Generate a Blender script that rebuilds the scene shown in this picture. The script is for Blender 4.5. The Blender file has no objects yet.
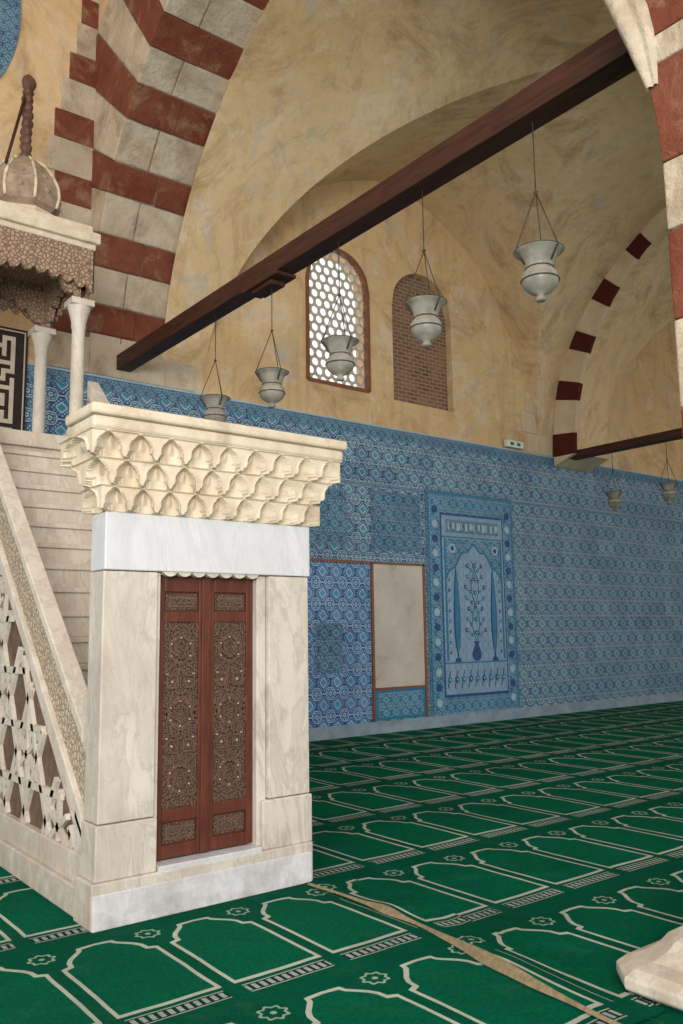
import bpy, math, random
from mathutils import Vector, Matrix
random.seed(4)
scene=bpy.context.scene
scene.view_settings.view_transform='Standard'
PI=math.pi
# ------------------------------------------------------------ helpers
def lin(c):
    o=[]
    for v in c[:3]:
        v=v/255.
        o.append(v/12.92 if v<=0.04045 else ((v+0.055)/1.055)**2.4)
    return (o[0],o[1],o[2],1.0)
class E:
    def __init__(s,nt,sock): s.nt=nt; s.k=sock
    def _m(s,op,*a,clamp=False):
        n=s.nt.nodes.new('ShaderNodeMath'); n.operation=op; n.use_clamp=clamp
        for i,v in enumerate((s,)+a):
            if isinstance(v,E): s.nt.links.new(v.k,n.inputs[i])
            else: n.inputs[i].default_value=float(v)
        return E(s.nt,n.outputs[0])
    def __add__(s,o): return s._m('ADD',o)
    __radd__=__add__
    def __mul__(s,o): return s._m('MULTIPLY',o)
    __rmul__=__mul__
    def __sub__(s,o): return s._m('SUBTRACT',o)
    def __rsub__(s,o): return (s*-1)+o
    def __truediv__(s,o): return s._m('DIVIDE',o)
    def fract(s): return s._m('FRACT')
    def floor(s): return s._m('FLOOR')
    def abs(s): return s._m('ABSOLUTE')
    def lt(s,o): return s._m('LESS_THAN',o)
    def gt(s,o): return s._m('GREATER_THAN',o)
    def mn(s,o): return s._m('MINIMUM',o)
    def mx(s,o): return s._m('MAXIMUM',o)
    def sin(s): return s._m('SINE')
    def cos(s): return s._m('COSINE')
    def sqrt(s): return s._m('SQRT')
    def atan2(s,o): return s._m('ARCTAN2',o)
    def ramp(s,a,b):
        n=s.nt.nodes.new('ShaderNodeMapRange'); s.nt.links.new(s.k,n.inputs[0])
        n.inputs[1].default_value=a; n.inputs[2].default_value=b
        return E(s.nt,n.outputs[0])
    def curve(s,pts,interp='LINEAR'):
        n=s.nt.nodes.new('ShaderNodeValToRGB'); n.color_ramp.interpolation=interp
        s.nt.links.new(s.k,n.inputs[0]); el=n.color_ramp.elements
        while len(el)<len(pts): el.new(0.5)
        for e,(p,v) in zip(el,sorted(pts)): e.position=p; e.color=(v,v,v,1)
        return E(s.nt,n.outputs[0])
def mixc(nt,f,a,b,mode='MIX'):
    n=nt.nodes.new('ShaderNodeMix'); n.data_type='RGBA'; n.blend_type=mode
    def st(sock,v):
        if isinstance(v,E): nt.links.new(v.k,sock)
        elif isinstance(v,bpy.types.NodeSocket): nt.links.new(v,sock)
        else: sock.default_value=v
    st(n.inputs[0],f); st(n.inputs[6],a); st(n.inputs[7],b)
    return n.outputs[2]
class Mat:
    def __init__(s,name,rough=.7,spec=.3):
        s.m=bpy.data.materials.new(name); s.m.use_nodes=True; s.nt=s.m.node_tree
        s.b=s.nt.nodes['Principled BSDF']; s.b.inputs['Roughness'].default_value=rough
        s.b.inputs['Specular IOR Level'].default_value=spec
        g=s.nt.nodes.new('ShaderNodeNewGeometry'); s.pos=g.outputs['Position']
        sp=s.nt.nodes.new('ShaderNodeSeparateXYZ'); s.nt.links.new(s.pos,sp.inputs[0])
        s.x,s.y,s.z=[E(s.nt,o) for o in sp.outputs]
    def vec(s,a,b,c=0.0):
        n=s.nt.nodes.new('ShaderNodeCombineXYZ')
        for i,v in enumerate((a,b,c)):
            if isinstance(v,E): s.nt.links.new(v.k,n.inputs[i])
            else: n.inputs[i].default_value=v
        return n.outputs[0]
    def noise(s,scale,detail=4,rough=.6,vec=None,dist=0):
        n=s.nt.nodes.new('ShaderNodeTexNoise'); s.nt.links.new(vec or s.pos,n.inputs['Vector'])
        n.inputs['Scale'].default_value=scale; n.inputs['Detail'].default_value=detail
        n.inputs['Roughness'].default_value=rough; n.inputs['Distortion'].default_value=dist
        return E(s.nt,n.outputs['Fac'])
    def voro(s,scale,feat='F1',vec=None):
        n=s.nt.nodes.new('ShaderNodeTexVoronoi'); n.feature=feat; s.nt.links.new(vec or s.pos,n.inputs['Vector'])
        n.inputs['Scale'].default_value=scale
        return E(s.nt,n.outputs['Distance'])
    def white(s,a,b):
        n=s.nt.nodes.new('ShaderNodeTexWhiteNoise'); n.noise_dimensions='3D'
        s.nt.links.new(s.vec(a,b),n.inputs['Vector']); return E(s.nt,n.outputs['Value'])
    def mix(s,f,a,b,mode='MIX'): return mixc(s.nt,f,a,b,mode)
    def color(s,c):
        if isinstance(c,tuple): s.b.inputs['Base Color'].default_value=c
        else: s.nt.links.new(c,s.b.inputs['Base Color'])
    def bump(s,h,strength=.3,dist=.02):
        n=s.nt.nodes.new('ShaderNodeBump'); n.inputs['Strength'].default_value=strength; n.inputs['Distance'].default_value=dist
        s.nt.links.new(h.k,n.inputs['Height']); s.nt.links.new(n.outputs[0],s.b.inputs['Normal'])
def noisy(name,c1,c2,scale=3,rough=.8,spec=.2,c3=None,bump=.25,s3=.8,t3=(.55,.7),bd=.01):
    M=Mat(name,rough,spec); n=M.noise(scale,6,.65)
    c=M.mix(n.ramp(.35,.65),lin(c1),lin(c2))
    if c3: c=M.mix(M.noise(s3,6,.7,dist=.5).ramp(*t3),c,lin(c3))
    M.color(c)
    if bump: M.bump(M.noise(scale*6,5,.7),bump,bd)
    return M.m
# ------------------------------------------------------------ mesh builder
class B:
    def __init__(s): s.v=[]; s.f=[]; s.mi=[]; s.sm=[]
    def add(s,vs,fs,m=0,smooth=False):
        o=len(s.v); s.v+= [tuple(p) for p in vs]
        for f in fs: s.f.append([i+o for i in f]); s.mi.append(m); s.sm.append(smooth)
    def box(s,x0,x1,y0,y1,z0,z1,m=0):
        vs=[(x,y,z) for x in(x0,x1) for y in(y0,y1) for z in(z0,z1)]
        s.add(vs,[(0,1,3,2),(4,6,7,5),(0,4,5,1),(2,3,7,6),(0,2,6,4),(1,5,7,3)],m)
    def obox(s,c,ax,ay,az,m=0):
        c=Vector(c);ax=Vector(ax);ay=Vector(ay);az=Vector(az)
        vs=[c+ax*i+ay*j+az*k for i in(-1,1) for j in(-1,1) for k in(-1,1)]
        s.add(vs,[(0,1,3,2),(4,6,7,5),(0,4,5,1),(2,3,7,6),(0,2,6,4),(1,5,7,3)],m)
    def bar(s,p,q,w,n,t,m=0):
        p=Vector(p);q=Vector(q);n=Vector(n).normalized();d=(q-p)
        if d.length<1e-4: return
        side=d.normalized().cross(n)
        s.obox((p+q)/2+n*t/2,d/2,side*w/2,n*t/2,m)
    def lathe(s,prof,c,n=24,m=0,smooth=True,ribs=0,ramp=0,twist=0):
        cx,cy,cz=c; vs=[];fs=[]
        for r,z in prof:
            for i in range(n):
                a=2*PI*i/n; rr=r*(1+ramp*math.cos(ribs*a+twist*z)) if ribs else r
                vs.append((cx+rr*math.cos(a),cy+rr*math.sin(a),cz+z))
        for k in range(len(prof)-1):
            for i in range(n):
                j=(i+1)%n; fs.append((k*n+i,k*n+j,(k+1)*n+j,(k+1)*n+i))
        s.add(vs,fs,m,smooth)
    def tube(s,p,q,r,n=8,m=0):
        p=Vector(p);q=Vector(q);d=(q-p).normalized()
        a=d.orthogonal().normalized(); b=d.cross(a); vs=[]
        for c in(p,q):
            for i in range(n):
                t=2*PI*i/n; vs.append(c+a*r*math.cos(t)+b*r*math.sin(t))
        fs=[(i,(i+1)%n,n+(i+1)%n,n+i) for i in range(n)]+[tuple(range(n)),tuple(range(2*n-1,n-1,-1))]
        s.add(vs,fs,m,True)
    def grid(s,pts,m=0,smooth=False):
        R=len(pts);Cn=len(pts[0]); vs=[p for r in pts for p in r]
        fs=[(i*Cn+j,i*Cn+j+1,(i+1)*Cn+j+1,(i+1)*Cn+j) for i in range(R-1) for j in range(Cn-1)]
        s.add(vs,fs,m,smooth)
    def prism(s,poly,n,t,m=0):
        n=Vector(n); k=len(poly); P=[Vector(p) for p in poly]
        vs=P+[p+n*t for p in P]
        fs=[tuple(range(k)),tuple(range(2*k-1,k-1,-1))]+[(i,(i+1)%k,k+(i+1)%k,k+i) for i in range(k)]
        s.add(vs,fs,m)
    def obj(s,name,mats,parent=None,bevel=0,merge=False,solid=0):
        me=bpy.data.meshes.new(name); me.from_pydata(s.v,[],s.f); me.update()
        if not isinstance(mats,(list,tuple)): mats=[mats]
        for m in mats: me.materials.append(m)
        for p,mi,sm in zip(me.polygons,s.mi,s.sm): p.material_index=mi; p.use_smooth=sm
        import bmesh
        bm=bmesh.new(); bm.from_mesh(me)
        if merge: bmesh.ops.remove_doubles(bm,verts=bm.verts,dist=1e-4)
        bmesh.ops.recalc_face_normals(bm,faces=bm.faces); bm.to_mesh(me); bm.free()
        o=bpy.data.objects.new(name,me); scene.collection.objects.link(o)
        if parent: o.parent=parent
        if solid:
            md=o.modifiers.new('s','SOLIDIFY'); md.thickness=solid; md.offset=0
        if bevel:
            md=o.modifiers.new('b','BEVEL'); md.width=bevel; md.segments=2; md.limit_method='ANGLE'; md.angle_limit=math.radians(50)
        return o
def empty(name,loc=(0,0,0)):
    o=bpy.data.objects.new(name,None); scene.collection.objects.link(o); o.empty_display_size=.1
    return o
# ------------------------------------------------------------ materials
M_red=noisy('red_stone',(112,56,40),(132,78,58),2.5,c3=(156,124,98),s3=2.2,t3=(.53,.72),bump=.9,bd=.035)
M_cream=noisy('cream_stone',(208,194,172),(186,168,144),2.2,c3=(148,126,104),s3=1.6,t3=(.48,.72),bump=.9,bd=.035)
M_mortar=noisy('mortar',(150,134,114),(120,102,84),5)
M_red2=noisy('far_red_stone',(86,34,24),(72,28,22),3)
M_cream2=noisy('far_cream_stone',(218,200,170),(200,178,146),2.2,c3=(172,152,124),s3=1.5,t3=(.6,.85))
def plaster(name,k):
    M=Mat(name,.9,.1)
    a=M.noise(.35,6,.6); b=M.noise(1.1,8,.7,dist=.6); c=M.noise(7,4,.7)
    if k: col=M.mix(a.ramp(.35,.65),lin((228,198,152)),lin((214,180,132)))
    else: col=M.mix(a.ramp(.35,.65),lin((230,202,160)),lin((216,184,138)))
    col=M.mix(b.ramp(.55,.59)*.42,col,lin((232,216,192)))
    col=M.mix(M.noise(.55,8,.78,dist=1.6).ramp(.50,.64)*.65,col,lin((170,132,94)))
    col=M.mix(M.noise(1.8,8,.8,dist=.9).ramp(.57,.60)*.5,col,lin((190,180,166)))
    col=M.mix(M.noise(.9,9,.8,dist=2.0).ramp(.58,.61)*.6,col,lin((198,192,182)))
    st=M.noise(1.6,6,.7,vec=M.vec(M.x*2,M.y*2,M.z*.25))
    col=M.mix(st.ramp(.52,.72)*.4,col,lin((154,122,88)))
    col=M.mix(c.ramp(.3,.7)*.16,col,lin((150,124,96)))
    M.color(col); M.bump(M.noise(3,7,.75),.55,.035); return M.m
M_plaster=plaster('vault_plaster',0)
M_plasterW=plaster('lunette_plaster',1)
def marble(name,base,vein,vein2,scale=1.,rough=.4,amt=.5):
    M=Mat(name,rough,.35)
    st=M.vec(M.x*2.6+M.z*.35,M.y*2.6,M.z*.8)
    n=M.noise(1.2*scale,7,.6,vec=st,dist=.7)
    col=M.mix(n.ramp(.44,.70)*amt,lin(base),lin(vein2))
    v=((n-.5).abs()).ramp(.025,.0)
    col=M.mix(v*.35*amt,col,lin(vein))
    n2=M.noise(2.0*scale,7,.65,vec=st,dist=1.0)
    col=M.mix(((n2-.52).abs()).ramp(.02,.0)*.3*amt,col,lin(vein))
    col=M.mix(M.noise(2.2,7,.75).ramp(.5,.75)*.4*amt,col,lin(vein))
    g=M.z.ramp(.6,.0)*M.noise(5,6,.75).ramp(.35,.62)
    col=M.mix(g*.5,col,lin((128,114,98)))
    M.color(col); return M.m
M_marA=marble('marble_pier',(216,206,194),(150,142,134),(188,174,160),1,.4,.95)
M_marB=marble('marble_white',(222,222,224),(178,178,182),(202,200,202),.8,.4,.75)
M_marC=marble('marble_steps',(222,212,198),(162,150,136),(198,184,166),1.3,.5,.9)
M_carved=noisy('carved_limestone',(228,214,192),(212,194,168),6,c3=(174,152,128),s3=3,t3=(.52,.8))
M_carvedD=noisy('stained_carved_stone',(172,152,130),(140,116,96),9,c3=(194,180,160),s3=5,t3=(.5,.8))
def relief(name,c1,c2,sc):
    M=Mat(name,.8,.2); v=M.voro(sc,'DISTANCE_TO_EDGE'); n=M.noise(sc*.8,3)
    M.color(M.mix((v*(1.0)+n*.1).ramp(.04,.28),lin(c1),lin(c2))); M.bump(v,.9,.02); return M.m
M_relief=relief('arabesque_relief',(144,126,108),(206,190,168),26)
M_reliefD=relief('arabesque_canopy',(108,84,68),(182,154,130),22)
def wood(name,c1,c2,rough=.45):
    M=Mat(name,rough,.35); st=M.vec(M.x*9,M.y*9,M.z*1.2); n=M.noise(3,6,.6,vec=st,dist=.6)
    M.color(M.mix(n.ramp(.3,.7),lin(c1),lin(c2))); M.bump(n,.2,.005); return M.m
M_wood=wood('door_wood',(78,38,28),(104,56,40))
M_woodb=Mat('beam_wood',.6,.3); 
_n=M_woodb.noise(3,6,.6,vec=M_woodb.vec(M_woodb.x*9,M_woodb.y*.8,M_woodb.z*9),dist=.5)
M_woodb.color(M_woodb.mix(_n.ramp(.3,.7),lin((44,24,17)),lin((82,46,32)))); M_woodb=M_woodb.m
M_frame=wood('frame_wood',(120,74,48),(142,92,62))
M_inlay=relief('door_carved_inlay',(50,36,30),(126,104,90),60)
M_strap=wood('door_strap',(90,64,52),(116,88,72))
M_ivory=noisy('ivory_inlay',(178,166,146),(158,144,122),20,bump=0)
M_dark=noisy('dark_recess',(96,78,64),(124,102,84),12)
# --- iznik tiles
def tile(name,p,q,pale,blue,navy,turq,grey=.25,off=(0,0)):
    M=Mat(name,.45,.3)
    x=M.x+off[0]; z=M.z+off[1]
    fx=x/p*(2*PI); fz=z/q*(2*PI)
    v=(fx.cos()*.46+fz.cos()*.54)+ (fx*2).cos()*(fz*2).cos()*.14
    fine=((fx*5).sin()*(fz*5).sin())
    fine2=((fx*3).cos()*(fz*5).cos())
    c=M.mix(v.gt(.20),lin(blue),lin(pale))
    c=M.mix((v-.44).abs().lt(.10),c,lin(turq))
    c=M.mix(v.gt(.70),c,lin(navy))
    c=M.mix(v.gt(.92),c,lin(pale))
    c=M.mix(v.lt(.02)*fine.gt(.42),c,lin(pale))
    c=M.mix(v.lt(-.50),c,lin(navy))
    c=M.mix(v.lt(-.62),c,lin(pale))
    c=M.mix(v.lt(-.80),c,lin(turq))
    c=M.mix((v-.11).abs().lt(.09),c,lin(navy))
    c=M.mix(v.gt(.25)*fine2.gt(.50)*.85,c,lin(navy))
    w=M.white((x/p).floor(),(z/q).floor())
    c=M.mix(w*.16,c,lin(pale))
    w2=M.white((x/p+11).floor(),(z/q+5).floor())
    c=M.mix(w2*.30,c,lin(navy))
    c=M.mix(M.noise(.6,6,.7).ramp(.4,.75)*grey,c,lin((118,140,152)))
    M.color(c); return M.m
M_tile=tile('iznik_tile_wall',.31,.33,(178,198,206),(46,110,154),(24,56,104),(46,144,164),.18)
M_tileL=tile('iznik_tile_left',.28,.36,(172,198,218),(46,110,174),(28,60,126),(58,150,188),.10)
M_tileT=tile('iznik_tile_turquoise',.22,.22,(150,190,204),(32,114,154),(24,62,120),(32,142,166),.1)
M_tileB=tile('iznik_tile_border',.17,.17,(144,176,190),(42,96,140),(24,50,94),(46,130,152),.18)
M_tileD=tile('iznik_tile_panel',.24,.26,(140,172,188),(40,98,140),(24,54,98),(38,124,150),.18)
M_tileM=tile('iznik_tile_field',.15,.19,(172,192,206),(132,166,192),(86,118,164),(124,172,190),.15)
M_navy=noisy('navy_glaze',(36,64,120),(44,82,140),8,.45,.3,bump=0)
M_turq=noisy('turquoise_glaze',(34,112,148),(48,130,162),8,.45,.3,bump=0)
M_pale=noisy('pale_glaze',(166,192,204),(146,174,192),8,.45,.3,bump=0)
M_skirt=noisy('marble_skirting',(152,168,180),(124,142,158),4,.5)
M_board=noisy('plaster_board',(208,200,188),(190,182,170),1.5,c3=(162,154,144),s3=3,t3=(.55,.75))
def brickm():
    M=Mat('niche_brick',.9,.1); n=M.nt.nodes.new('ShaderNodeTexBrick')
    M.nt.links.new(M.vec(M.x,M.z),n.inputs['Vector'])
    n.inputs['Color1'].default_value=lin((134,98,78)); n.inputs['Color2'].default_value=lin((104,76,62)); n.inputs['Mortar'].default_value=lin((162,140,116))
    n.inputs['Scale'].default_value=1; n.inputs['Brick Width'].default_value=.2; n.inputs['Row Height'].default_value=.075; n.inputs['Mortar Size'].default_value=.012
    c=M.mix(M.noise(2.5,6,.7).ramp(.4,.65)*.65,n.outputs['Color'],lin((156,130,106))); M.color(c); M.bump(M.noise(14,5,.7),.8,.03); return M.m
M_brick=brickm()
M_lat=noisy('gypsum_lattice',(206,200,188),(186,178,164),6)
M_sign=noisy('sign_white',(225,228,225),(215,220,215),4,.4)
M_green=noisy('sign_green',(20,120,70),(24,130,80),4,.4)
M_chain=noisy('iron_chain',(60,52,46),(80,70,60),20,.5)
def glassm():
    M=Mat('lamp_glass',.22,.5)
    M.color(M.mix(M.noise(9,3).ramp(.3,.7),lin((146,142,130)),lin((184,180,166))))
    M.b.inputs['Transmission Weight'].default_value=.25; M.b.inputs['IOR'].default_value=1.25; return M.m
M_glass=glassm()
M_edge=noisy('carpet_backing',(150,134,104),(118,106,80),30)
def carpet():
    M=Mat('prayer_carpet',.95,.05)
    wob=(M.noise(1.2,2)-.5)*.04
    x=M.x+wob; y=M.y+(M.noise(1.5,2)-.5)*.04
    right=x.gt(3.5)
    xx=x-2.25+right*(-.07)
    yy=y-3.71
    PX=.605; PY=1.32
    u=((xx/PX).fract()-.5)*PX; au=u.abs()
    v=(yy/PY).fract()*PY
    vn=v/PY
    W=vn.curve([(0,.0),(.10,.0),(.101,.268),(.645,.268),(.66,.222),(.70,.215),(.735,.19),(.80,.115),(.835,.105),(.838,0)])
    W2=vn.curve([(0,.0),(.122,.0),(.123,.245),(.626,.245),(.64,.198),(.69,.190),(.722,.168),(.788,.092),(.815,.082),(.818,.0)])
    ring=(au.lt(W))*(1-au.lt(W2))
    cr=M.mix(M.noise(60,2).ramp(.3,.7),lin((0,72,52)),lin((0,90,66)))
    inner=M.mix(M.noise(40,2).ramp(.3,.7),lin((0,82,59)),lin((0,102,73)))
    c=M.mix(au.lt(W2),cr,inner)
    c=M.mix(ring,c,lin((186,194,178)))
    band=v.lt(.10)
    dash=((xx/.045).fract().lt(.55))*((v-.05).abs().lt(.030))
    edge=((v-.05).abs().gt(.040))*((v-.05).abs().lt(.05))
    gap=au.lt(.25)
    c=M.mix(band*gap,c,lin((24,52,56)))
    c=M.mix((dash.mx(edge))*band*gap,c,lin((162,174,162)))
    du=(PX*.5)-au; dv=v-1.06
    r=(du*du+dv*dv).sqrt(); an=dv.atan2(du)
    rs=r/(1+(an*8).cos()*.12)
    st=(rs-.062).abs().lt(.008)
    st2=rs.lt(.016)
    c=M.mix(st.mx(st2),c,lin((152,176,154)))
    c=M.mix(M.noise(.9,4,.6).ramp(.4,.75)*.45,c,lin((0,46,36)))
    c=M.mix(M.noise(3.5,6,.75).ramp(.55,.75)*.16,c,lin((80,116,96)))
    M.color(c); M.bump(M.noise(220,2)*.3+M.noise(2.2,3)*3,.6,.025); return M.m
M_carpet=carpet()
# ------------------------------------------------------------ pointed arch profile
def arc(a,h):
    c=(h*h-a*a)/(2*a); return c,a+c
def G(off,a,h):
    c,R=arc(a,h); t=R*R-(c+abs(off))**2
    return math.sqrt(max(t,0))
WY=11.2; CY=6.9
# ------------------------------------------------------------ floor / carpet
b=B(); b.box(-9,27,-6,11.25,-.3,-.012); b.obj('floor',M_cream)
b=B()
def strip(x0,x1,z0):
    nx=max(2,int((x1-x0)/.25)); pts=[]
    for i in range(nx+1):
        row=[]
        for j in range(70):
            x=x0+(x1-x0)*i/nx; y=-5.9+ (WY+5.85)*j/69
            row.append((x,y,z0+.003*math.sin(3*x+1.3*y)*math.sin(2*y)))
        pts.append(row)
    b.grid(pts,0,True)
strip(-9,3.5,.0); strip(3.5,24.3,.003)
b.obj('prayer_carpet',M_carpet)
# lifted edge of the right-hand carpet width: a little backing shows on its left side
b=B(); pts=[]
N=120
def bumpf(t,c,w): return math.exp(-((t-c)/w)**2)
for i in range(N+1):
    t=i/N; y=4.93-2.6*t
    amp=.04+.55*bumpf(t,.30,.06)+.75*bumpf(t,.68,.15)
    w=.008+.055*amp+.003*math.sin(41*t); h=.020+.040*amp
    x=3.50+.05*math.sin(5*t)-.14*t*t
    pts.append([(x-w,y,.008),(x-w*.75,y,h*.45),(x-w*.35,y,h*.85),(x,y,h),(x+.02,y,h),(x+.09,y,h*.8),(x+.2,y,h*.35),(x+.30,y,.010)])
b.grid([r[3:] for r in pts],0,True)
b.grid([r[:4] for r in pts],1,True)
b.obj('carpet_fold',[M_carpet,M_edge])
# ------------------------------------------------------------ qibla wall
def wall_with_openings(b,x0,x1,z0,z1,y,openings,m=0):
    xs=[x0,x1]
    for (a,c,zb,fn,dp) in openings:
        for k in range(25): xs.append(a+(c-a)*k/24)
    xs=sorted(set(round(v,5) for v in xs))
    for p,q in zip(xs[:-1],xs[1:]):
        mid=(p+q)/2; op=None
        for o in openings:
            if o[0]<mid<o[1]: op=o
        if not op:
            b.add([(p,y,z0),(q,y,z0),(q,y,z1),(p,y,z1)],[(0,1,2,3)],m); continue
        a,c,zb,fn,dp=op
        b.add([(p,y,z0),(q,y,z0),(q,y,zb),(p,y,zb)],[(0,1,2,3)],m)
        b.add([(p,y,fn(p)),(q,y,fn(q)),(q,y,z1),(p,y,z1)],[(0,1,2,3)],m)
        b.add([(p,y,fn(p)),(q,y,fn(q)),(q,y+dp,fn(q)),(p,y+dp,fn(p))],[(0,1,2,3)],m)
        b.add([(p,y,zb),(q,y,zb),(q,y+dp,zb),(p,y+dp,zb)],[(0,1,2,3)],m)
    for a,c,zb,fn,dp in openings:
        for xx in(a,c):
            b.add([(xx,y,zb),(xx,y+dp,zb),(xx,y+dp,fn(xx)),(xx,y,fn(xx))],[(0,1,2,3)],m)
def headfn(a,c,zs,h):
    m=(a+c)/2; w=(c-a)/2
    return lambda x: zs+ (G(min(abs(x-m),w),w,h) if h>=w else h*math.sqrt(max(0,1-((x-m)/w)**2)))
WIN=(8.02,9.36,5.93,headfn(8.02,9.36,7.74,.66),.35)
NIC=(9.95,11.48,5.88,headfn(9.95,11.48,7.7,.77),.16)
b=B()
wall_with_openings(b,4.0,27,5.0,12.6,WY,[WIN,NIC])
b.obj('wall_qibla',M_plasterW)
b=B(); b.box(-9,4.3,WY,WY+.3,5.0,14); b.box(-9,27,WY+.02,WY+.3,-.2,5.05)
b.obj('wall_qibla_base',M_plaster)
b=B(); b.box(NIC[0]-.05,NIC[1]+.05,WY+.15,WY+.3,5.8,8.7); b.obj('brick_niche',M_brick)
b=B()
b.box(-9,24.4,WY-.03,WY+.0,.20,5.14,0)
b.box(-9,24.4,WY-.035,WY,5.12,5.30,1)
b.box(-9,24.4,WY-.05,WY+.0,5.30,5.33,2)
b.box(-9,24.4,WY-.045,WY,0,.2,3)
b.box(4.6,9.28,WY-.036,WY-.0,.2,2.86,4)
b.box(-9,24.4,WY-.037,WY,4.22,4.27,1)
b.obj('tile_revetment',[M_tile,M_tileB,M_pale,M_skirt,M_tileL])
P=empty('iznik_prayer_panel')
b=B(); y=WY-.036
b.box(10.62,13.0,y-.012,y,.2,4.3,3)
b.box(10.66,12.96,y-.014,y,.2,4.26,0)
b.box(10.97,12.68,y-.018,y,.5,3.88,4)
b.box(11.0,12.65,y-.02,y,.55,3.84,2)
b.box(10.66,10.69,y-.02,y,.25,4.26,1); b.box(12.93,12.96,y-.02,y,.25,4.26,1); b.box(10.69,12.93,y-.02,y,4.22,4.26,1)
for z in(3.42,1.10): b.box(11.0,12.65,y-.026,y,z,z+.03,1)
b.box(11.12,12.53,y-.024,y,3.52,3.76,3)
for k in range(12): b.box(11.16+k*.115,11.19+k*.115+.03*(k%3),y-.027,y,3.56+.03*(k%2),3.71,5)
for k in range(14):
    zc=.42+k*.27
    for xc in(10.83,12.81): b.prism([(xc+.075*math.cos(t*PI/4),y-.014,zc+.075*math.sin(t*PI/4)) for t in range(8)],(0,-1,0),.006,4 if k%2 else 5)
b.obj('border_tiles',[M_tileT,M_turq,M_tileM,M_tileB,M_navy,M_pale],P)
b=B()
mx=11.83
pp=[]
for k in range(33):
    t=-1+2*k/32; xx=mx+t*.74; pp.append(Vector((xx,y-.02,2.66+.62*(1-abs(t)**1.5)+.04*math.cos(t*14))))
b.grid([[(p.x,y-.022,p.z) for p in pp],[(p.x,y-.022,3.40) for p in pp]],4)
for p,q in zip(pp[:-1],pp[1:]): b.bar(p,q,.03,(0,-1,0),.012,1)
for s_ in(-1,1): b.bar((mx+.76*s_,y-.02,1.16),(mx+.76*s_,y-.02,3.4),.035,(0,-1,0),.010,1)
for s_ in(-1,1):
    b.prism([(mx+s_*.58+.09*math.cos(t*PI/6),y-.022,3.22+.09*math.sin(t*PI/6)) for t in range(12)],(0,-1,0),.012,3)
    b.prism([(mx+s_*.58+.045*math.cos(t*PI/6),y-.022,3.22+.045*math.sin(t*PI/6)) for t in range(12)],(0,-1,0),.016,0)
for sx in(-.50,.50):
    for (ww,mm,dd) in ((.105,0,.010),(.075,1,.014)):
        pl=[];
        for k in range(15): t=k/14; pl.append((mx+sx-ww*max(0,math.sin(PI*min(1,t)))**.6*(1-t*.55),y-.02,1.26+t*1.62))
        for k in range(14,-1,-1): t=k/14; pl.append((mx+sx+ww*max(0,math.sin(PI*min(1,t)))**.6*(1-t*.55),y-.02,1.26+t*1.62))
        b.prism(pl,(0,-1,0),dd,mm)
    b.bar((mx+sx,y-.02,1.14),(mx+sx,y-.02,1.30),.03,(0,-1,0),.012,0)
    b.prism([(mx+sx-.08,y-.02,1.13),(mx+sx+.08,y-.02,1.13),(mx+sx+.05,y-.02,1.2),(mx+sx-.05,y-.02,1.2)],(0,-1,0),.012,0)
vs=[(.04,1.14),(.10,1.19),(.12,1.28),(.07,1.38),(.04,1.45),(.08,1.50)]
b.prism([(mx-w,y-.02,z) for w,z in vs]+[(mx+w,y-.02,z) for w,z in reversed(vs)],(0,-1,0),.012,2)
random.seed(3)
def flower(cx0,cz0,r_,m_):
    b.prism([(cx0+r_*(1 if t%2 else .6)*math.cos(t*PI/6),y-.02,cz0+r_*(1 if t%2 else .6)*math.sin(t*PI/6)) for t in range(12)],(0,-1,0),.014,m_)
    b.prism([(cx0+r_*.35*math.cos(t*PI/3),y-.02,cz0+r_*.35*math.sin(t*PI/3)) for t in range(6)],(0,-1,0),.017,3)
for lev in range(7):
    for s_ in(-1,1):
        z1=1.62+lev*.2
        x1=mx+s_*(.10+.03*math.sin(lev*2)); x2=mx+s_*(.22+.04*math.cos(lev*1.7)); z2=z1+.09
        b.bar((x1,y-.02,z1),(x2,y-.02,z2),.010,(0,-1,0),.01,1)
        flower(x2,z2,.045,(0,1)[lev%2]); flower(x1,z1,.034,(1,0)[lev%2])
for k in range(8):
    for s_ in(-1,1): flower(mx+s_*.68,1.3+k*.19,.032,(0,1)[k%2])
for s_ in(-1,1):
    for k in range(10):
        t0=k/10; t1=(k+1)/10
        b.bar((mx+s_*.10*math.sin(t0*7),y-.02,1.5+t0*1.5),(mx+s_*.10*math.sin(t1*7),y-.02,1.5+t1*1.5),.012,(0,-1,0),.01,1)
for k in range(6): flower(mx,1.66+k*.25,.05,0)
for k in range(9):
    flower(11.1+k*.18,.82,.065,0 if k%2 else 1)
    b.bar((11.04+k*.18,y-.02,.66),(11.12+k*.18,y-.02,.98),.010,(0,-1,0),.01,0)
b.obj('painted_motifs',[M_navy,M_turq,M_navy,M_pale,M_tileT],P)
P=empty('framed_wall_panel')
b=B()
b.box(7.6,10.55,y-.03,y,2.86,2.90,0); b.box(10.49,10.54,y-.03,y,.22,2.90,0); b.box(9.28,9.33,y-.03,y,.22,2.88,0); b.box(9.34,10.5,y-.03,y,.72,.76,0)
b.obj('timber_frame',M_frame,P)
b=B(); b.box(9.34,10.49,y-.012,y,.76,2.86); b.obj('plaster_board',M_board,P)
b=B(); b.box(9.34,10.49,y-.012,y,.22,.72,0); b.box(9.4,10.43,y-.018,y,.27,.67,1)
b.obj('lower_tiles',[M_turq,M_tileT],P)
P=empty('iznik_small_panels')
b=B()
for (x0,x1,z0,z1) in [(9.32,10.5,3.1,4.15),(8.1,8.66,1.05,1.85),(5.6,8.8,3.15,4.1)]:
    b.box(x0,x1,y-.008,y,z0,z1,0); b.box(x0+.04,x1-.04,y-.012,y,z0+.04,z1-.04,1)
b.obj('panel_tiles',[M_tileB,M_tileD],P)
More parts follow.
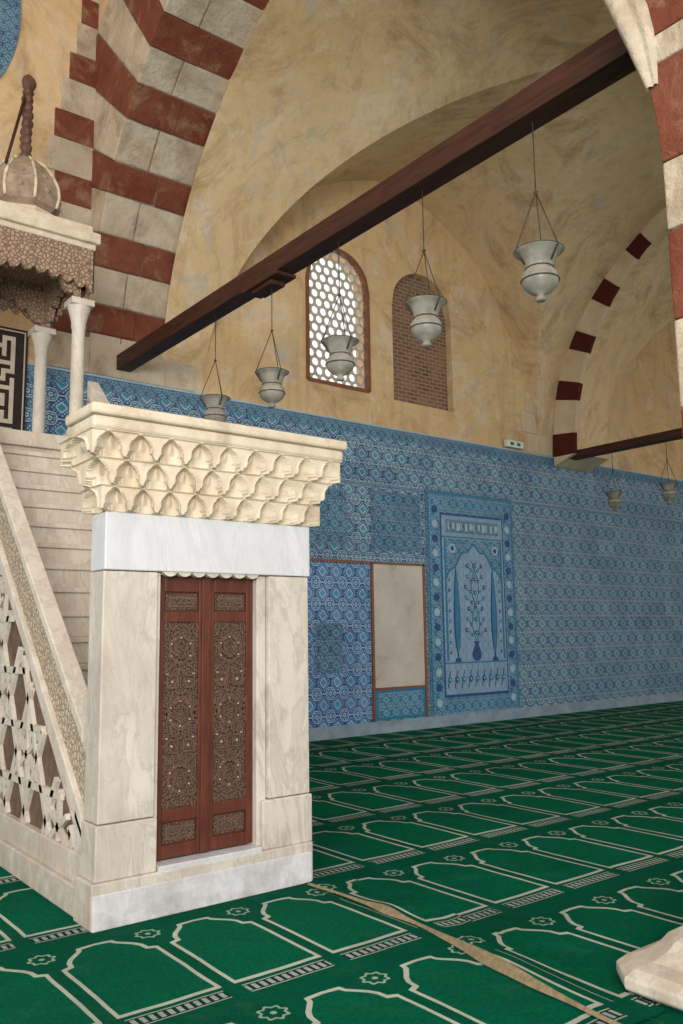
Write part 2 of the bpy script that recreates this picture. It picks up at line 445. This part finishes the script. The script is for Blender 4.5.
# ------------------------------------------------------------ window
P=empty('window_1')
a,c,zb,fn,dp=WIN
b=B()
pts=[(a,zb)]+[(a+(c-a)*k/24,fn(a+(c-a)*k/24)) for k in range(25)]+[(c,zb)]
loop=pts+[pts[0]]
for p,q in zip(loop[:-1],loop[1:]): b.bar((p[0],WY-.03,p[1]),(q[0],WY-.03,q[1]),.06,(0,1,0),.12,0)
b.obj('window_frame',M_frame,P)
b=B()
row=0; z=zb+.06
dx=.178; dz=.154
while z<8.5:
    x=a+.04+(dx/2 if row%2 else 0)
    while x<c+.05:
        if a-.02<x<c+.02 and z<fn(min(max(x,a),c))+.03:
            vs=[];
            for k in range(12):
                t=PI/6*k+PI/6; Rr=dx/math.sqrt(3)*(1 if k%2==0 else math.cos(PI/6))*1.02
                vs.append((x+Rr*math.cos(t),WY+.08,z+Rr*math.sin(t)))
            for k in range(12):
                t=PI/6*k+PI/6; vs.append((x+.070*math.cos(t),WY+.08,z+.070*math.sin(t)))
            b.add(vs,[(k,(k+1)%12,12+(k+1)%12,12+k) for k in range(12)])
        x+=dx
    row+=1; z+=dz
b.obj('gypsum_lattice',M_lat,P,solid=.03)
P=empty('exit_sign'); b=B(); b.box(12.85,13.35,WY-.12,WY-.03,5.36,5.5); b.obj('casing',M_sign,P,bevel=.01)
b=B(); b.box(12.95,13.05,WY-.13,WY-.12,5.4,5.46); b.box(13.15,13.25,WY-.13,WY-.12,5.4,5.46); b.obj('lens',M_green,P)
# ------------------------------------------------------------ arches
def voussoir_arch(name,X0,X1,a,h,spr,depth,wr,wc,mr,mc,start='r',split=True,top=13.,face=None):
    c,R=arc(a,h); th=math.acos(c/R); P=empty(name)
    b=B()
    XV=face if face else X1
    for side in(1,-1):
        s=0;kind=start; L=R*th; i=0
        while s<L-.02:
            w=wr if kind=='r' else wc
            w*=random.uniform(.90,1.10); e=min(L,s+w)
            if L-e<.15: e=L
            cuts=[X0,XV]
            if split: cuts=[X0,X0+(X1-X0)*(.42+.16*(i%2)),X1]
            dcuts=[0,depth] if depth<1 else [0,depth*(.35+.15*(i%2)),depth]
            for xa,xb in zip(cuts[:-1],cuts[1:]):
                for d0,d1 in zip(dcuts[:-1],dcuts[1:]):
                    g=.010*random.uniform(.5,1.6)/R
                    t0=s/R+g/2; t1=e/R-g/2
                    vs=[]; jit=random.uniform(-.014,.014); jx=random.uniform(-.014,.010) if xa==X0 else 0
                    for k in range(4):
                        t=t0+(t1-t0)*k/3
                        for rr in(R+jit+d0+(0.004 if d0 else 0),R+d1-.004):
                            for xx in(xa+.004+jx,xb-.004):
                                vs.append((xx+random.uniform(-.006,.006),CY+side*(-c+rr*math.cos(t)),spr+rr*math.sin(t)+random.uniform(-.006,.006)))
                    fs=[]
                    for k in range(3):
                        o=k*4; n=o+4
                        fs+=[(o,o+1,n+1,n),(o+2,n+2,n+3,o+3),(o,n,n+2,o+2),(o+1,o+3,n+3,n+1)]
                    fs+=[(0,2,3,1),(12,13,15,14)]
                    b.add(vs,fs,0 if kind=='r' else 1)
            s=e; kind='c' if kind=='r' else 'r'; i+=1
    b.obj('voussoirs',[mr,mc],P,bevel=.018 if not face else .006)
    b=B()
    for side in(1,-1):
        rows=[[],[],[],[]]
        for k in range(25):
            t=th*k/24; ri=R+.02
            for r_,xx in zip((0,1),(X0+.02,X1-.02)): rows[r_].append((xx,CY+side*(-c+ri*math.cos(t)),spr+ri*math.sin(t)))
            for r_,xx in zip((2,3),(X0+.02,X1-.02)): rows[r_].append((xx,CY+side*(-c+(R+depth)*math.cos(t)),spr+(R+depth)*math.sin(t)))
        b.grid([rows[2],rows[0],rows[1],rows[3]],0)
    b.obj('soffit_core',M_plaster if face else M_mortar,P)
    b=B()
    for side in(1,-1):
        for xx in(X0+.03,X1-.03):
            lo=[];hi=[]
            for k in range(25):
                t=th*k/24; yy=CY+side*(-c+(R+depth-.02)*math.cos(t)); lo.append((xx,yy,spr+(R+depth-.02)*math.sin(t))); hi.append((xx,yy,top))
            b.grid([lo,hi],0)
            ye=CY+side*(-c+R+depth); yw=CY+side*4.3
            if abs(yw-CY)>abs(ye-CY): b.add([(xx,ye,spr),(xx,yw,spr),(xx,yw,top),(xx,ye,top)],[(0,1,2,3)],0)
    b.obj('spandrel',M_plaster,P)
    return P
SPR=5.45; HH=4.65; A1=4.3
voussoir_arch('striped_arch',4.2,5.4,A1,HH,SPR,2.2,.43,.52,M_red,M_cream,start='c')
voussoir_arch('striped_arch',14.4,15.6,3.72,4.6,5.33,.55,.40,.62,M_red2,M_cream2,start='r',split=False,face=14.52)
b=B()
b.prism([(14.4,10.62,5.32),(14.4,WY-.05,5.32),(14.4,WY-.05,5.12)],(1,0,0),1.2,0)
b.obj('arch_corbel',M_cream2,bevel=.01)
b=B(); zz=5.34
for i,(hgt,x0) in enumerate([(.42,13.6),(.45,13.45),(.42,13.6),(.40,13.75)]):
    b.box(x0,13.98,WY-.02,WY+.0,zz+.006,zz+hgt,0); b.box(13.99,14.4,WY-.02,WY+.0,zz+.006,zz+hgt,0); zz+=hgt
b.obj('stone_quoins',M_cream2,bevel=.01)
b=B(); zz=5.34; i=0
while zz<12.6:
    hgt=.52 if i%2==0 else .43
    t=max(0,(zz-8.0)/2.8); x0=min(3.98,3.55+.55*t**1.3+ .12*(i%2)*(1 if zz<8 else 0))
    b.box(x0,4.24,WY-.03,WY+.0,zz+.006,zz+hgt,0 if i%2 else 1)
    if zz<7.4: b.box(4.246,5.4+.0,WY-.02,WY+.0,zz+.006,zz+hgt,0 if i%2 else 1)
    if zz<6.6: b.box(5.406,5.62+.3*((i+1)%2),WY-.02,WY+.0,zz+.006,zz+hgt,1)
    zz+=hgt; i+=1
b.obj('striped_masonry',[M_red,M_cream],bevel=.008)
# ------------------------------------------------------------ piers
def pier(name,X0,X1,Y0,Y1,courses,mr,mc,base=True):
    P=empty(name); b=B(); i=0; top=courses[-1]
    for za,zb_ in zip(courses[:-1],courses[1:]):
        ym=Y0+(Y1-Y0)*(.4+.2*(i%2)); j=random.uniform(-.008,.008)
        b.box(X0+j,X1,ym+.004,Y1+j,za+.004,zb_-.004,1 if i%2==0 else 0)
        b.box(X0,X1,Y0,ym-.004,za+.004,zb_-.004,1 if i%2==0 else 0)
        i+=1
    b.obj('shaft',[mr,mc],P,bevel=.015)
    b=B(); b.box(X0+.02,X1-.02,Y0+.02,Y1-.02,.02,top); b.obj('core',M_mortar,P)
    if base:
        prof=[(.55,.01),(.58,.03),(.58,.08),(.52,.11),(.42,.125),(.34,.16),(.29,.20),(.17,.24),(.12,.28),(.02,.33),(.0,.40)]
        b=B(); rows=[]
        for o,z in prof:
            ring=[]; ch=.05+o*.16
            for (cx_,cy_,sx,sy) in((X1,Y1,1,1),(X0,Y1,-1,1),(X0,Y0,-1,-1),(X1,Y0,1,-1)):
                ox,oy=o,o*(.50 if sy>0 else .8)
                pA=(cx_+sx*ox,cy_+sy*(oy-ch),z); pB=(cx_+sx*(ox-ch),cy_+sy*oy,z)
                ring+= [pA,pB] if sx*sy>0 else [pB,pA]
            ring.append(ring[0]); rows.append(ring)
        b.grid(rows,0,False); b.obj('base_moulding',M_marC,P,bevel=.01)
    return P
PP=pier('striped_pier',4.2,5.4,1.0,2.40,[.40,.90,1.40,1.90,2.38,2.88,3.38,3.90,4.31],M_cream,M_red)
pier('striped_pier',14.4,15.6,1.9,3.15,[.3+.5*k for k in range(11)],M_red2,M_cream2)
b=B()
prof=[(2.40,4.31),(2.415,4.55),(2.44,4.75),(2.475,4.92),(2.52,5.10),(2.57,5.27),(2.63,5.44),(2.70,5.60)]
for (i0,i1,mi) in((0,3,0),(3,4,1),(4,7,0)):
    seg=prof[i0:i1+1]
    b.prism([(4.2,1.0,seg[0][1]+.004)]+[(4.2,p[0],p[1]+(.004 if k==0 else 0)) for k,p in enumerate(seg)]+[(4.2,1.0,seg[-1][1]-.002)],(1,0,0),1.2,mi)
b.obj('arch_haunch',[M_red,M_cream],PP,bevel=.012)
cc,RR=arc(A1,HH)
path=[(2.44,4.78),(2.475,4.92),(2.52,5.10),(2.57,5.27),(2.63,5.44),(2.70,5.62)]
for k in range(2,16):
    t=.05+.03*k; path.append((CY+cc-(RR-.0)*math.cos(t)+.09*max(0,1-k/8),SPR+RR*math.sin(t)))
path=sorted(path,key=lambda p:p[1])
b=B()
sec=[(.02,.0),(.03,-.05),(.0,-.09),(-.04,-.09),(-.07,-.05),(-.085,-.03),(-.11,-.055),(-.14,-.05),(-.16,.0)]
rows=[]
for i,p in enumerate(path):
    q0=path[max(0,i-1)]; q1=path[min(len(path)-1,i+1)]
    ty,tz=q1[0]-q0[0],q1[1]-q0[1]; l=math.hypot(ty,tz); ny,nz=tz/l,-ty/l
    sc=min(1,.35+i*.25)
    rows.append([(4.2+sx*sc,p[0]+ny*so*sc,p[1]+nz*so*sc) for so,sx in sec])
b.grid(rows,0,True); b.obj('archivolt_moulding',M_cream,PP)
# ------------------------------------------------------------ vaults
def vault(name,x0,x1,ax,ex0,ex1,a_y,spr,h,apexY=CY,n=28):
    b=B(); cx_=(x0+x1)/2; q=[math.sin(PI/2*k/n) for k in range(n+1)]
    aa=4.1
    def g(t): return spr+G(abs(t)*aa,aa,h)
    ts=[-v for v in reversed(q[1:])]+q
    for sgn in(1,-1):
        rows=[]
        for t in ts:
            rows.append([(cx_+sgn*ax*(abs(t)+(1-abs(t))*k/12),apexY+a_y*t,g(t)) for k in range(13)])
        b.grid(rows,0,True)
        rows=[]
        for t in ts:
            rows.append([(cx_+ax*t,apexY+sgn*a_y*(abs(t)+(1-abs(t))*k/12),g(t)) for k in range(13)])
        b.grid(rows,0,True)
    for xa,xb in((ex0,cx_-ax),(cx_+ax,ex1)):
        rows=[[(xa,apexY+a_y*t,g(t)),(xb,apexY+a_y*t,g(t))] for t in ts]
        b.grid(rows,0,True)
    b.obj(name,M_plaster)
vault('ceiling_vault',6.05,13.95,3.95,5.35,14.45,4.3,5.35,4.75)
vault('ceiling_vault',16.0,24.0,4.0,15.55,24.4,4.3,5.35,4.75)
b=B(); b.box(24.4,24.7,2,WY,0,12); b.obj('wall_east',M_plaster)
b=B(); b.box(-9,4.3,-1,WY+.3,14.0,14.2); b.obj('ceiling',M_plaster)
b=B(); b.prism([(2.22+.9*math.cos(2*PI*k/40),WY,10.35+1.6*math.sin(2*PI*k/40)) for k in range(40)],(0,-1,0),.03,0)
b.obj('tile_medallion',M_tileB)
# ------------------------------------------------------------ tie beams
b=B(); b.box(4.64,4.86,2.45,WY-.02,5.46,5.68); b.obj('tie_beam',M_woodb,bevel=.01)
b=B(); b.box(4.62,4.88,7.0,7.7,5.42,5.46); b.box(4.66,4.84,7.15,7.55,5.37,5.42); b.obj('beam_splice',M_woodb,bevel=.01)
b=B(); b.box(14.5,14.75,3.1,10.9,5.24,5.40); b.obj('tie_beam',M_woodb,bevel=.01)
# ------------------------------------------------------------ lamps
def lamp(x,y,z,ztop,s=1.):
    P=empty('hanging_glass_lamp'); b=B()
    prof=[(.0,-.225),(.03,-.225),(.042,-.205),(.028,-.19),(.03,-.178),(.08,-.155),(.122,-.115),(.138,-.07),(.13,-.025),(.105,.008),(.096,.022),(.104,.04),(.116,.075),(.128,.11),(.150,.138),(.178,.152),(.180,.158),(.172,.160),(.140,.146),(.115,.105),(.09,.03)]
    b.lathe([(r*s,h*s) for r,h in prof],(x,y,z),28); b.obj('glass_body',M_glass,P)
    b=B()
    b.lathe([(.139*s,-.076*s),(.144*s,-.07*s),(.139*s,-.064*s)],(x,y,z),28)
    b.lathe([(.100*s,.016*s),(.106*s,.022*s),(.100*s,.028*s)],(x,y,z),28)
    b.lathe([(.176*s,.152*s),(.184*s,.157*s),(.176*s,.162*s)],(x,y,z),28)
    ap=Vector((x,y,z+.62*s))
    for k in range(3):
        t=2*PI*k/3+.5; p=Vector((x+.175*s*math.cos(t),y+.175*s*math.sin(t),z+.155*s)); b.tube(p,ap,.0045,6)
        b.tube(p-Vector((.065*s*math.cos(t),.065*s*math.sin(t),.10*s)),p,.009,6)
    b.tube(ap,(x,y,ztop),.005,6); b.lathe([(.0,-.02),(.02,0),(.0,.02)],(x,y,z+.62*s),10)
    b.obj('chains',M_chain,P)
LX=4.75
for yy in (3.72,4.92,6.10,7.28,8.50):
    lamp(LX,yy,4.28,5.47)
for yy in (9.88,8.68,7.4): lamp(14.62,yy,4.25,5.25)
# ------------------------------------------------------------ minbar
MB=empty('minbar')
X0,X1,Y0,Y1=2.04,3.59,5.03,5.25
DL,DR=2.44,3.17; DM=(DL+DR)/2
b=B()
b.box(X0-.04,X1+.0,Y0-.035,Y1+.02,0,.26,0)
b.box(X0-.015,DL-.02,Y0-.015,Y1,.26,.58,0); b.box(DR+.02,X1+.01,Y0-.015,Y1,.26,.58,0)
b.box(X0,DL-.035,Y0,Y1,.585,2.10,1); b.box(DR+.08,X1,Y0,Y1,.585,2.10,1)
b.box(DR,DR+.075,Y0+.03,Y1,.27,2.10,0); b.box(DL-.03,DL,Y0+.03,Y1,.27,2.10,0)
b.box(X0-.0,X1+.01,Y0-.012,Y1,2.105,2.47,2)
b.obj('portal',[M_marA,M_marA,M_marB],MB,bevel=.008)
b=B()
b.box(X0-.035,X1-.02,Y0-.05,Y0-.036,.0,.2,0); b.box(DL-.01,DR+.01,Y0-.03,Y0+.1,.2,.29,0)
b.obj('portal_sill',M_marB,MB,bevel=.006)
b=B(); n=7; w=(DR-DL)/n; poly=[(DL,Y0+.0,2.12)]
for i in range(n):
    for k in range(9):
        t=k/8; poly.append((DL+w*(i+t),Y0,2.105-.03*math.sin(PI*t)**.7))
poly.append((DR,Y0,2.12)); b.prism(poly,(0,1,0),.05,0); b.obj('lintel_scallops',M_marA,MB)
def clip_bars(b,poly2,dirs,spacing,w,t,to3,n,m=0,phase=0):
    us=[p[0] for p in poly2]; vs=[p[1] for p in poly2]; cu=(min(us)+max(us))/2; cv=(min(vs)+max(vs))/2
    L=math.hypot(max(us)-min(us),max(vs)-min(vs))
    for ang in dirs:
        dx,dy=math.cos(ang),math.sin(ang); nx,ny=-dy,dx
        k=-int(L/spacing)-1
        while k*spacing<L:
            o=(k+phase)*spacing; px,py=cu+nx*o,cv+ny*o; t0,t1=-L,L; ok=True
            for i in range(len(poly2)):
                ax,ay=poly2[i]; bx,by=poly2[(i+1)%len(poly2)]
                ex,ey=bx-ax,by-ay; inx,iny=-ey,ex
                den=dx*inx+dy*iny; num=(px-ax)*inx+(py-ay)*iny
                if abs(den)<1e-9:
                    if num<0: ok=False
                elif den>0: t0=max(t0,-num/den)
                else: t1=min(t1,-num/den)
            if ok and t1-t0>.01:
                b.bar(to3(px+dx*t0,py+dy*t0),to3(px+dx*t1,py+dy*t1),w,n,t,m)
            k+=1
dy=Y0+.10
for li,(xa,xb) in enumerate(((DL,DM-.004),(DM+.004,DR))):
    P=MB
    b=B(); b.box(xa,xb,dy,dy+.05,.30,2.09,0)
    st=.055
    b.box(xa,xa+st,dy-.02,dy,.30,2.09,0); b.box(xb-st,xb,dy-.02,dy,.30,2.09,0)
    for z0,z1 in((.30,.38),(.52,.60),(1.78,1.85),(1.98,2.09)): b.box(xa+st,xb-st,dy-.02,dy,z0,z1,0)
    if li==0: b.box(xb-.035,xb+.03,dy-.032,dy-.02,.30,2.09,0)
    b.obj('door_leaf_%d'%(li+1),M_wood,P,bevel=.005)
    b=B()
    for z0,z1 in((.38,.52),(1.85,1.98)):
        b.box(xa+st+.01,xb-st-.01,dy-.008,dy,z0+.012,z1-.012,0)
        b.box(xa+st+.03,xb-st-.03,dy-.014,dy,z0+.03,z1-.03,1)
        b.box(xa+st+.045,xb-st-.045,dy-.02,dy,z0+.045,z1-.045,0)
    b.box(xa+st,xb-st,dy-.004,dy+.01,.60,1.78,0)
    po=[(xa+st,.60),(xb-st,.60),(xb-st,1.78),(xa+st,1.78)]
    to3=lambda u,v:(u,dy-.004,v)
    clip_bars(b,po,[math.radians(a) for a in(36,144,72,108)],.19,.012,.010,to3,(0,-1,0),1,phase=.5)
    xc=(xa+xb)/2
    for zc in (.78,1.19,1.60):
        for R_,wd in((.105,.013),(.06,.010)):
            for k in range(12):
                r1=R_*(1.0 if k%2 else .72); r2=R_*(.72 if k%2 else 1.0); t1=2*PI*k/12; t2=2*PI*(k+1)/12
                b.bar((xc+r1*math.cos(t1),dy-.006,zc+r1*math.sin(t1)),(xc+r2*math.cos(t2),dy-.006,zc+r2*math.sin(t2)),wd,(0,-1,0),.012,1)
        for k in range(12):
            t=2*PI*k/12; c_=(xc+.08*math.cos(t),dy-.006,zc+.08*math.sin(t))
            b.obox(c_,(.006,0,0),(0,.007,0),(0,0,.006),2)
    for zc in (.985,1.395):
        for s_ in(-1,1):
            for k in range(8):
                r1=.055*(1.0 if k%2 else .7); r2=.055*(.7 if k%2 else 1.0); t1=2*PI*k/8; t2=2*PI*(k+1)/8
                x_=xc+s_*.06
                b.bar((x_+r1*math.cos(t1),dy-.006,zc+r1*math.sin(t1)),(x_+r2*math.cos(t2),dy-.006,zc+r2*math.sin(t2)),.010,(0,-1,0),.012,1)
            b.obox((xc+s_*.095,dy-.006,zc+.05),(.008,0,0),(0,.006,0),(0,0,.004),2)
            b.obox((xc+s_*.06,dy-.006,zc),(.007,0,0),(0,.006,0),(0,0,.007),2)
    b.obj('door_carving_%d'%(li+1),[M_inlay,M_strap,M_ivory],P)
# muqarnas cornice heightfield
def muq(b,x0,x1,y0,y1,z0,z1,F,cell,tiers=3,m=0,back=True,deep=1.1):
    sides=[((x0,y0),(x1,y0),(0,-1)),((x0,y1),(x0,y0),(-1,0)),((x1,y0),(x1,y1),(1,0))]
    if back: sides.append(((x1,y1),(x0,y1),(0,1)))
    NV=20*tiers
    for (pa,pb,nn) in sides:
        L=math.hypot(pb[0]-pa[0],pb[1]-pa[1]); nc=max(1,round(L/cell)); NU=nc*24
        dirx,diry=(pb[0]-pa[0])/L,(pb[1]-pa[1])/L; mx_,my_=(pa[0]+pb[0])/2,(pa[1]+pb[1])/2
        rows=[]
        for j in range(NV+1):
            v=j/NV*tiers; k=min(tiers-1,int(v)); w=v-k
            row=[]
            for i in range(NU+1):
                s=i/NU*2-1
                uu=(i/NU*nc+.5*(k%2))%1-.5
                top=.88
                hw=.33*(1-(w/top)**4) if w<top else 0
                plane=F*(k+1)/tiers
                prev=F*k/tiers
                d=plane
                lowtip=(.5-abs(uu)); rib=.17
                if w<.30 and lowtip>rib*(w/.30+.25): d=prev+(plane-prev)*.12
                if abs(uu)<hw:
                    q=uu/hw; d=min(d,plane-F/tiers*deep*math.sqrt(max(0,1-q*q))*(1-w*.3))
                    if .30<w<.95 and abs(q)<.45: d+=F/tiers*.5*(1-abs(q)/.45)*math.sin((w-.3)/.65*PI)
                elif abs(uu)<hw+.06: d+=.012
                if w>.94 : d=plane+.014
                if j==0: d=0
                half=L/2+max(d,0)
                row.append((mx_+dirx*s*half+nn[0]*d,my_+diry*s*half+nn[1]*d,z0+(z1-z0)*j/NV))
            rows.append(row)
        b.grid(rows,m)
b=B(); muq(b,X0,X1+.01,Y0-.01,Y1-.02,2.47,2.955,.165,.165,3,0,deep=1.3)
b.obj('muqarnas_cornice',M_carved,MB)
b=B(); b.box(X0+.03,X1-.03,Y0+.03,Y1-.06,2.5,2.9)
b.box(X0-.17,X1+.19,Y0-.20,Y1+.01,2.95,3.03); b.box(X0-.19,X1+.21,Y0-.23,Y1+.02,3.03,3.10)
b.obj('cornice_slab',M_carved,MB,bevel=.018)
# stairs
b=B(); ns=17; ys=5.27; run=.22; rise=.213; zb0=.20
for i in range(ns):
    ya=ys+run*i; b.box(2.16,3.44,ya,9.0,zb0+rise*(i-1) if i else 0,zb0+rise*i-.045,0); b.box(2.15,3.45,ya-.025,ya+run+.02,zb0+rise*i-.045,zb0+rise*i,0)
b.box(2.1,3.5,9.0,10.5,0,3.70,0); b.box(2.06,3.54,8.94,10.55,3.70,3.86,0)
b.obj('stairs',M_marC,MB,bevel=.008)
sl=.92
def zt(y_): return 1.10+sl*(y_-5.26)
for si,(xs_,nx_) in enumerate(((2.06,-1),(3.50,1))):
    n=(nx_,0,0); ya,yb=5.29,9.0
    b=B()
    xin=xs_-nx_*.10
    b.prism([(xin,ya,0),(xin,yb,0),(xin,yb,zt(yb)-.75),(xin,ya,max(.3,zt(ya)-.75))],n,.05,0)
    def slab(o0,o1,t,m,pr):
        b.prism([(xin,ya,zt(ya)-o1),(xin,yb,zt(yb)-o1),(xin,yb,zt(yb)-o0),(xin,ya,zt(ya)-o0)],n,pr,m)
    slab(.0,.09,0,0,.13); slab(.09,.17,0,0,.10); slab(.17,.53,0,1,.085); slab(.53,.62,0,0,.12); slab(.62,.72,0,0,.10)
    b.prism([(xin,ya,0),(xin,yb,0),(xin,yb,.18),(xin,ya,.18)],n,.14,0)
    b.prism([(xin,ya,.18),(xin,yb,.18),(xin,yb,.36),(xin,ya,.36)],n,.11,0)
    b.prism([(xin,ya,.36),(xin,ya+.17,.36),(xin,ya+.17,zt(ya+.17)-.6),(xin,ya,zt(ya)-.6)],n,.10,0)
    b.obj('balustrade_%d'%(si+1),[M_marC,M_relief],MB,bevel=.008)
    b=B()
    pl=[(ya+.17,.36),(yb-.1,.36),(yb-.1,zt(yb-.1)-.72)]
    xx=xin+nx_*.055
    b.prism([(xx,p[0],p[1]) for p in pl],n,.004,0)
    to3=lambda u,v:(xx,u,v)
    clip_bars(b,pl,[0,math.radians(60),math.radians(120)],.40,.05,.035,to3,n,1,phase=.5)
    clip_bars(b,pl,[math.radians(30),math.radians(90),math.radians(150)],.693,.042,.033,to3,n,1,phase=.0)
    b.obj('strapwork_%d'%(si+1),[M_dark,M_marC],MB)
# kiosk
KX0,KX1,KY0,KY1=2.20,3.38,9.05,10.25
for i,(x_,y_) in enumerate([(KX0,KY0),(KX1-.08,KY0),(KX0,KY1-.05),(KX1-.12,KY1-.05)]):
    b=B(); b.lathe([(.10,0),(.10,.08),(.085,.12),(.075,.16),(.072,1.25),(.078,1.28),(.085,1.30),(.08,1.33),(.10,1.42),(.125,1.50),(.13,1.53)],(x_,y_,3.86),16)
    b.box(x_-.13,x_+.13,y_-.13,y_+.13,5.39,5.46); b.box(x_-.12,x_+.12,y_-.12,y_+.12,3.84,3.90)
    b.obj('kiosk_column_%d'%(i+1),M_marC,MB)
def arch_plate(b,p,q,zs,rise,zt_,th,m=0,lobes=7):
    p=Vector((p[0],p[1],0));q=Vector((q[0],q[1],0)); d=(q-p); dn=d.normalized(); nn=Vector((dn.y,-dn.x,0))
    K=84; rowsz=[]
    for sgn in(-.5,.5):
        lo=[];hi=[]
        for k in range(K+1):
            t=-1+2*k/K; zz=zs+rise*(1-abs(t)**1.8)-.07*abs(math.sin(t*lobes*PI/2))
            pt=p+d*(k/K)+nn*th*sgn; lo.append((pt.x,pt.y,zz)); hi.append((pt.x,pt.y,zt_))
        b.grid([lo,hi],m); rowsz.append(lo)
    b.grid(rowsz,m)
b=B()
xa,xb,ya,yb=KX0,KX1-.08,KY0,KY1-.05
for p,q in(((xa,ya),(xb,ya)),((xb,ya),(xb,yb)),((xb,yb),(xa,yb)),((xa,yb),(xa,ya))):
    arch_plate(b,p,q,5.45,.38,6.02,.08)
for o,zs_ in((.10,5.62),):
    pa=[(xa-o,ya-o),(xb+o,ya-o),(xb+o,yb+o),(xa-o,yb+o)]
    for k in range(4): arch_plate(b,pa[k],pa[(k+1)%4],zs_,.10,6.06,.05,0,9)
b.box(xa-.1,xb+.1,ya-.1,yb+.1,6.02,6.08,0)
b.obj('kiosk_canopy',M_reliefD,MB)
b=B(); b.box(xa-.13,xb+.13,ya-.13,yb+.13,6.06,6.13); b.box(xa-.17,xb+.17,ya-.17,yb+.17,6.13,6.26); b.box(xa-.1,xb+.1,ya-.1,yb+.1,6.26,6.36)
b.obj('kiosk_cornice',M_carved,MB,bevel=.015)
cx_,cy_=2.80,9.6
b=B()
b.lathe([(.42,0),(.42,.12),(.36,.16),(.34,.22),(.40,.27),(.43,.40),(.415,.52),(.35,.66),(.25,.80),(.15,.88),(.08,.93),(.0,.94)],(cx_,cy_,6.36),8,0,False)
for k in range(8):
    t=2*PI*k/8
    pr=[(.41,.27),(.44,.40),(.425,.52),(.36,.66),(.26,.80),(.15,.89)]
    for p,q in zip(pr[:-1],pr[1:]): b.tube((cx_+p[0]*math.cos(t),cy_+p[0]*math.sin(t),6.36+p[1]),(cx_+q[0]*math.cos(t),cy_+q[0]*math.sin(t),6.36+q[1]),.018,8,1)
    t+=PI/8; 
    for zc_,rc,rs_ in((.42,.375,.05),(.60,.335,.04)):
        b.lathe([(.0,-rs_),(rs_*.8,-rs_*.5),(rs_,0),(rs_*.8,rs_*.5),(.0,rs_)],(cx_+rc*math.cos(t),cy_+rc*math.sin(t),6.36+zc_),10,0)
b.lathe([(.44,.10),(.46,.13),(.44,.16)],(cx_,cy_,6.36),8,1,False)
b.obj('kiosk_dome',[M_carvedD,M_carved],MB)
b=B(); prof=[]
for k in range(70):
    z=k*.0128; prof.append((.048+.020*abs(math.sin(z/.105*PI)),z))
prof+=[(.045,.90),(.078,.96),(.082,1.0),(.065,1.05),(.03,1.09),(.0,1.12)]
b.lathe(prof,(cx_,cy_,7.27),20,0,True,3,.12,14)
b.obj('kiosk_finial',wood('finial_wood',(84,54,44),(112,78,62)),MB)
b=B(); b.tube((2.5,9.3,7.0),(2.78,9.6,8.15),.018,8); b.obj('finial_stay',M_woodb,MB)
# square kufic panel
P=empty('square_kufic_panel'); b=B(); px0,px1,pz0,pz1=1.7,3.38,4.0,5.75
b.box(px0,px1,WY-.07,WY-.05,pz0,pz1,1)
b.box(px0+.03,px1-.03,WY-.075,WY-.07,pz0+.03,pz1-.03,0); b.box(px0+.05,px1-.05,WY-.078,WY-.075,pz0+.05,pz1-.05,1)
random.seed(11)
g=.056; nx=int((px1-px0-.12)/g)//2*2+1; nz=int((pz1-pz0-.12)/g)//2*2+1
open_=[[False]*nz for _ in range(nx)]
stk=[(1,1)]; open_[1][1]=True
while stk:
    i,j=stk[-1]; ch=[(di,dj) for di,dj in((2,0),(-2,0),(0,2),(0,-2)) if 0<i+di<nx-1 and 0<j+dj<nz-1 and not open_[i+di][j+dj]]
    if not ch: stk.pop(); continue
    di,dj=random.choice(ch); open_[i+di//2][j+dj//2]=True; open_[i+di][j+dj]=True; stk.append((i+di,j+dj))
for i in range(nx):
    j=0
    while j<nz:
        if open_[i][j]:
            j0=j
            while j<nz and open_[i][j]: j+=1
            b.box(px0+.06+i*g,px0+.06+(i+1)*g,WY-.084,WY-.078,pz0+.06+j0*g,pz0+.06+j*g,0)
        else: j+=1
b.obj('kufic_inlay',[noisy('white_inlay',(210,198,180),(192,178,158),6),noisy('black_inlay',(44,36,34),(60,50,46),8)],P)
# ------------------------------------------------------------ light
w=bpy.data.worlds.new('sky'); scene.world=w; w.use_nodes=True
bg=w.node_tree.nodes['Background']; bg.inputs[0].default_value=(1.0,.985,.965,1); bg.inputs[1].default_value=1.22
def area(name,loc,rot,sx,sy,power,col):
    l=bpy.data.lights.new(name,'AREA'); l.shape='RECTANGLE'; l.size=sx; l.size_y=sy; l.energy=power; l.color=col
    o=bpy.data.objects.new(name,l); o.location=loc; o.rotation_euler=rot; scene.collection.objects.link(o); return o
area('courtyard_daylight',(-4.5,-5.0,4.0),(math.radians(84),0,math.radians(-38)),6,4,1250,(1,.975,.94))
# ------------------------------------------------------------ camera
f=845.; H=1.7
pitch=math.radians(8.1); yaw=math.radians(37.85); roll=math.radians(0.8)
fw=Vector((math.sin(yaw)*math.cos(pitch),math.cos(yaw)*math.cos(pitch),math.sin(pitch)))
r0=Vector((math.cos(yaw),-math.sin(yaw),0)); u0=r0.cross(fw)
r=r0*math.cos(roll)-u0*math.sin(roll); u=u0*math.cos(roll)+r0*math.sin(roll)
cam=bpy.data.cameras.new('camera'); co=bpy.data.objects.new('camera',cam); scene.collection.objects.link(co)
cam.sensor_fit='VERTICAL'; cam.sensor_height=36; cam.lens=f/1024*36; cam.clip_start=.05; cam.clip_end=200
m=Matrix(((r.x,u.x,-fw.x,0),(r.y,u.y,-fw.y,0),(r.z,u.z,-fw.z,H),(0,0,0,1)))
co.matrix_world=m
scene.camera=co
